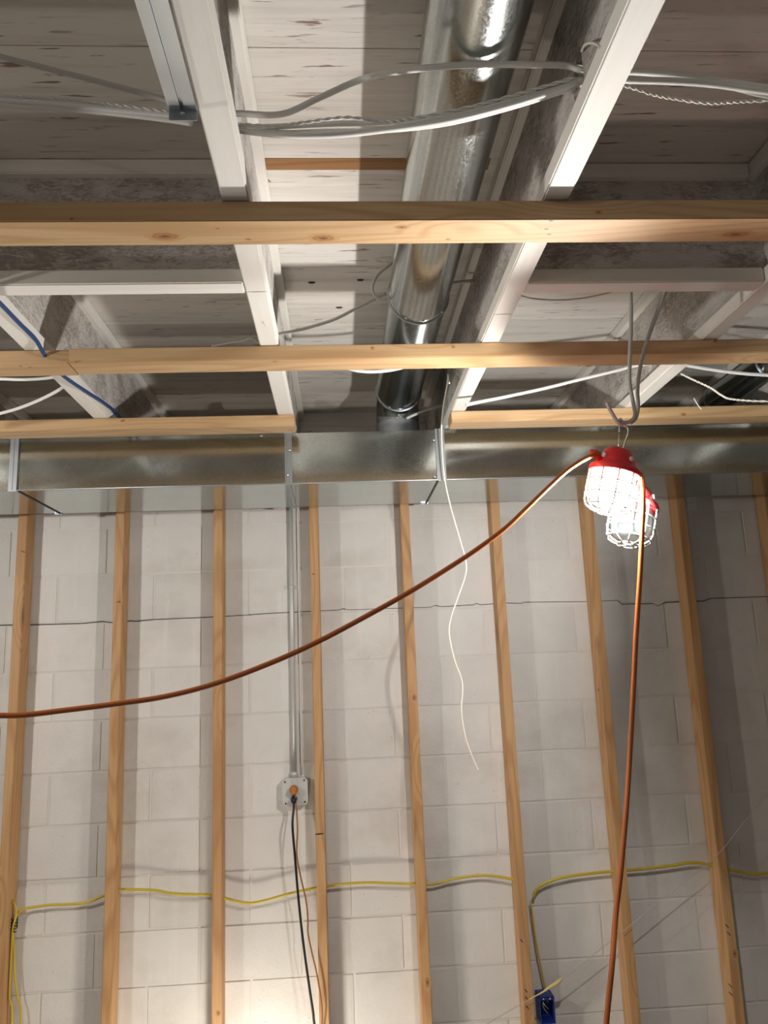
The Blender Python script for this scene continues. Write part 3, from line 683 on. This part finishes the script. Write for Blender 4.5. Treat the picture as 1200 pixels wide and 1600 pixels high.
# blue box on the sixth stud
bb = PY(857, 1582, YC-.035)
zt = PY(855, 1556, YC-.04).z; xl = PY(845, 1590, YC-.05).x; xr = PY(868, 1590, YC-.05).x
t = empty('junction_box', (xl, YC-.03, zt), 'blue plastic junction box on the stud at the bottom', 'junction box')
mb = MB(); zb2 = zt-.095; y0, y1 = YC-.050, YC+.022; th = .0022
mb.box((xl, y0, zb2), (xl+th, y1, zt)).box((xr-th, y0, zb2), (xr, y1, zt)).box((xl, y0, zt-th), (xr, y1, zt)).box((xl, y0, zb2), (xr, y1, zb2+th)).box((xl, y1-th, zb2), (xr, y1, zt))
loc_part(mb, 'box_shell', M_BLUEBOX, t, ((xl+xr)/2, YC, zt))
mb = MB().box((xl-.001, y0-.001, zt-.012), (xr+.001, y0+.012, zt-.001)); loc_part(mb, 'box_lip', M_BLUEBOX, t, ((xl+xr)/2, y0, zt), bevel=.001)
for f in (.28, .72):
    screw(Vector((xl+(xr-xl)*f, y0-.001, zt-.006)), (0,-1,0), .0022, t)
mb = MB().tube(smooth_path([(xl+.012, y0+.02, zt-.01), (xl+.02, y0+.004, zt-.03), (xl+.035, y0+.006, zt-.045)], 5), .0014, 5).tube(smooth_path([(xl+.02, y0+.02, zt-.012), (xl+.014, y0+.006, zt-.035), (xl+.03, y0+.004, zt-.06)], 5), .0014, 5)
loc_part(mb, 'wire_ends', M_COPPER, t, (xl, y0, zt))

# diagonal string with a wrapped splice, in front of the studs
YG = YS-.03
sg = empty('diagonal_string', PY(862, 1540, YG), 'thin pale string stretched diagonally across the lower right studs', 'string')
sp = smooth_path([PY(x, y, YG) for (x, y) in [(680,1642),(760,1600),(800,1577),(845,1551),(880,1528),(960,1466),(1060,1385),(1102,1352),(1130,1326),(1165,1282),(1205,1233),(1300,1120)]], 6)
loc_part(MB().tube(sp, .0015, 6), 'string_line', M_STRING, sg, PY(960,1466,YG))
sp = smooth_path([PY(x, y, YG) for (x, y) in [(828,1561),(848,1550),(858,1543),(868,1537),(876,1531),(880,1528)]], 4); n = len(sp)
loc_part(MB().tube(sp, [.0016+.0062*math.sin(math.pi*min(1, (i/(n-1))**1.6*.97+.02)) for i in range(n)], 8), 'tape_wrap', M_TAPE, sg, PY(860,1542,YG))

# ------------------------------------------------------------------ knots, nail heads and saw marks in the timber
def m_knot():
    t = NT('knot_wood'); tc = t.n('ShaderNodeTexCoord'); ln = t.n('ShaderNodeVectorMath', operation='LENGTH')
    ns = t.noise(t.coords((2, 2, 2)), 2, 3); t.l(tc.outputs['Object'], ln.inputs[0])
    ad = t.n('ShaderNodeMath', operation='MULTIPLY_ADD'); ad.inputs[1].default_value = .35; t.l(ns, ad.inputs[0]); t.l(ln.outputs['Value'], ad.inputs[2])
    c = t.ramp(ad.outputs[0], [(.22, (.07, .028, .012)), (.36, (.20, .085, .03)), (.55, (.42, .215, .085)), (.7, (.33, .16, .06)), (.85, (.50, .29, .125)), (1.0, (.52, .30, .13))])
    t.l(c, t.b.inputs['Base Color']); t.b.inputs['Roughness'].default_value = .6
    return t.m
M_KNOTWOOD = m_knot()
kv = [(0, 0, .12)]+[(.97*math.cos(2*math.pi*i/18)*(1+.09*math.sin(3*i)), math.sin(2*math.pi*i/18)*(1+.07*math.cos(2.3*i)), 0) for i in range(18)]
kb = MB().add(kv, [(0, 1+i, 1+(i+1) % 18) for i in range(18)], True).build('knot', M_KNOTWOOD); ME_KNOT = kb.data; bpy.data.objects.remove(kb)
nb = MB().tube([(0,0,-.4), (0,0,.3), (0,0,.42)], [1, 1, .7], 8).build('nail_head', M_BLACK); ME_NAIL = nb.data; bpy.data.objects.remove(nb)
bpy.context.view_layer.update()
def detail(parent, me, name, p, n, long_dir, a, b, h):
    z = Vector(n).normalized(); x = Vector(long_dir).normalized(); y = z.cross(x)
    o = bpy.data.objects.new(name, me); COL.objects.link(o); o.parent = parent
    mw = Matrix(((x.x*a, y.x*b, z.x*h, p[0]), (x.y*a, y.y*b, z.y*h, p[1]), (x.z*a, y.z*b, z.z*h, p[2]), (0, 0, 0, 1)))
    o.matrix_basis = parent.matrix_world.inverted() @ mw
B = [o for o in bpy.data.objects if o.name.startswith('ceiling_batten')]; B.sort(key=lambda o: o.name)
ST = [o for o in bpy.data.objects if o.name.startswith('wall_stud')]; ST.sort(key=lambda o: o.name)
ZB = .8105
EX, EZ = Vector((1, 0, 0)), Vector((0, 0, 1))
for (bi, x, y, a, b) in [(0,258,369,.040,.019),(0,505,372,.034,.017),(0,340,357,.008,.004),(0,388,374,.008,.004),(0,628,355,.017,.008),(0,700,374,.007,.004),(0,1150,366,.045,.016),(2,430,565,.012,.006),(2,920,572,.010,.005),(2,112,566,.008,.005)]:
    detail(B[bi], ME_KNOT, 'knot', PZ(x, y, ZB-.0001), (0, 0, -1), EX, a, b, .004)
for (bi, x, y, a, b) in [(0,112,342,.006,.004),(0,935,332,.009,.006),(2,582,544,.007,.006),(2,708,542,.007,.006),(2,1117,532,.010,.008),(3,192,657,.013,.009),(4,1068,648,.015,.009)]:
    Yf = B[bi].location.y-.042-.0001
    detail(B[bi], ME_KNOT, 'knot', PY(x, y, Yf), (0, -1, 0), EX, a, b, .004)
for (bi, x, y) in [(0,861,345),(0,854,358),(0,858,366),(1,32,572),(1,47,574),(2,905,572)]:
    detail(B[bi], ME_NAIL, 'nail_head', PZ(x, y, ZB), (0, 0, -1), EX, .0045, .0016, .001)
for (si, x, y, a, b) in [(2,341,1583,.016,.012),(3,490,897,.008,.014),(4,647,1090,.022,.014),(1,187,941,.009,.012),(7,1148,1490,.026,.014),(6,935,1078,.006,.004),(4,668,1535,.03,.014),(7,1129,1374,.007,.005)]:
    detail(ST[si], ME_KNOT, 'knot', PY(x, y, YS-.0001), (0, -1, 0), EZ, a, b, .004)
def mark(si, x, y, w, h, tilt):
    d = Vector((math.cos(tilt), 0, math.sin(tilt)))
    detail(ST[si], ME_NAIL, 'saw_mark', PY(x, y, YS), (0, -1, 0), d, w, h, .001)
mark(3, 499, 1303, .019, .0026, .05)
mark(0, 36, 862, .012, .002, -.3)
mark(1, 185, 940, .010, .002, .3)
for q in ((1136,1447),(1139,1459),(1141,1540),(1142,1553)): mark(7, q[0], q[1], .012, .0018, -.9)
for q in ((815,1470),(822,1548),(823,1560),(824,1574)): mark(5, q[0], q[1], .010, .0018, -.9)

# joints across the flanges of the two middle joists
bpy.context.view_layer.update()
J = sorted([o for o in bpy.data.objects if o.name.startswith('ceiling_joist')], key=lambda o: o.name)
for (ji, x, y, xc) in [(1, 388, 456, XJ2), (2, 783, 491, XJ3)]:
    p = PZ(x, y, ZJ); p.x = xc
    detail(J[ji], ME_NAIL, 'flange_joint', p, (0, 0, -1), EX, FW*.47, .0013, .0008)
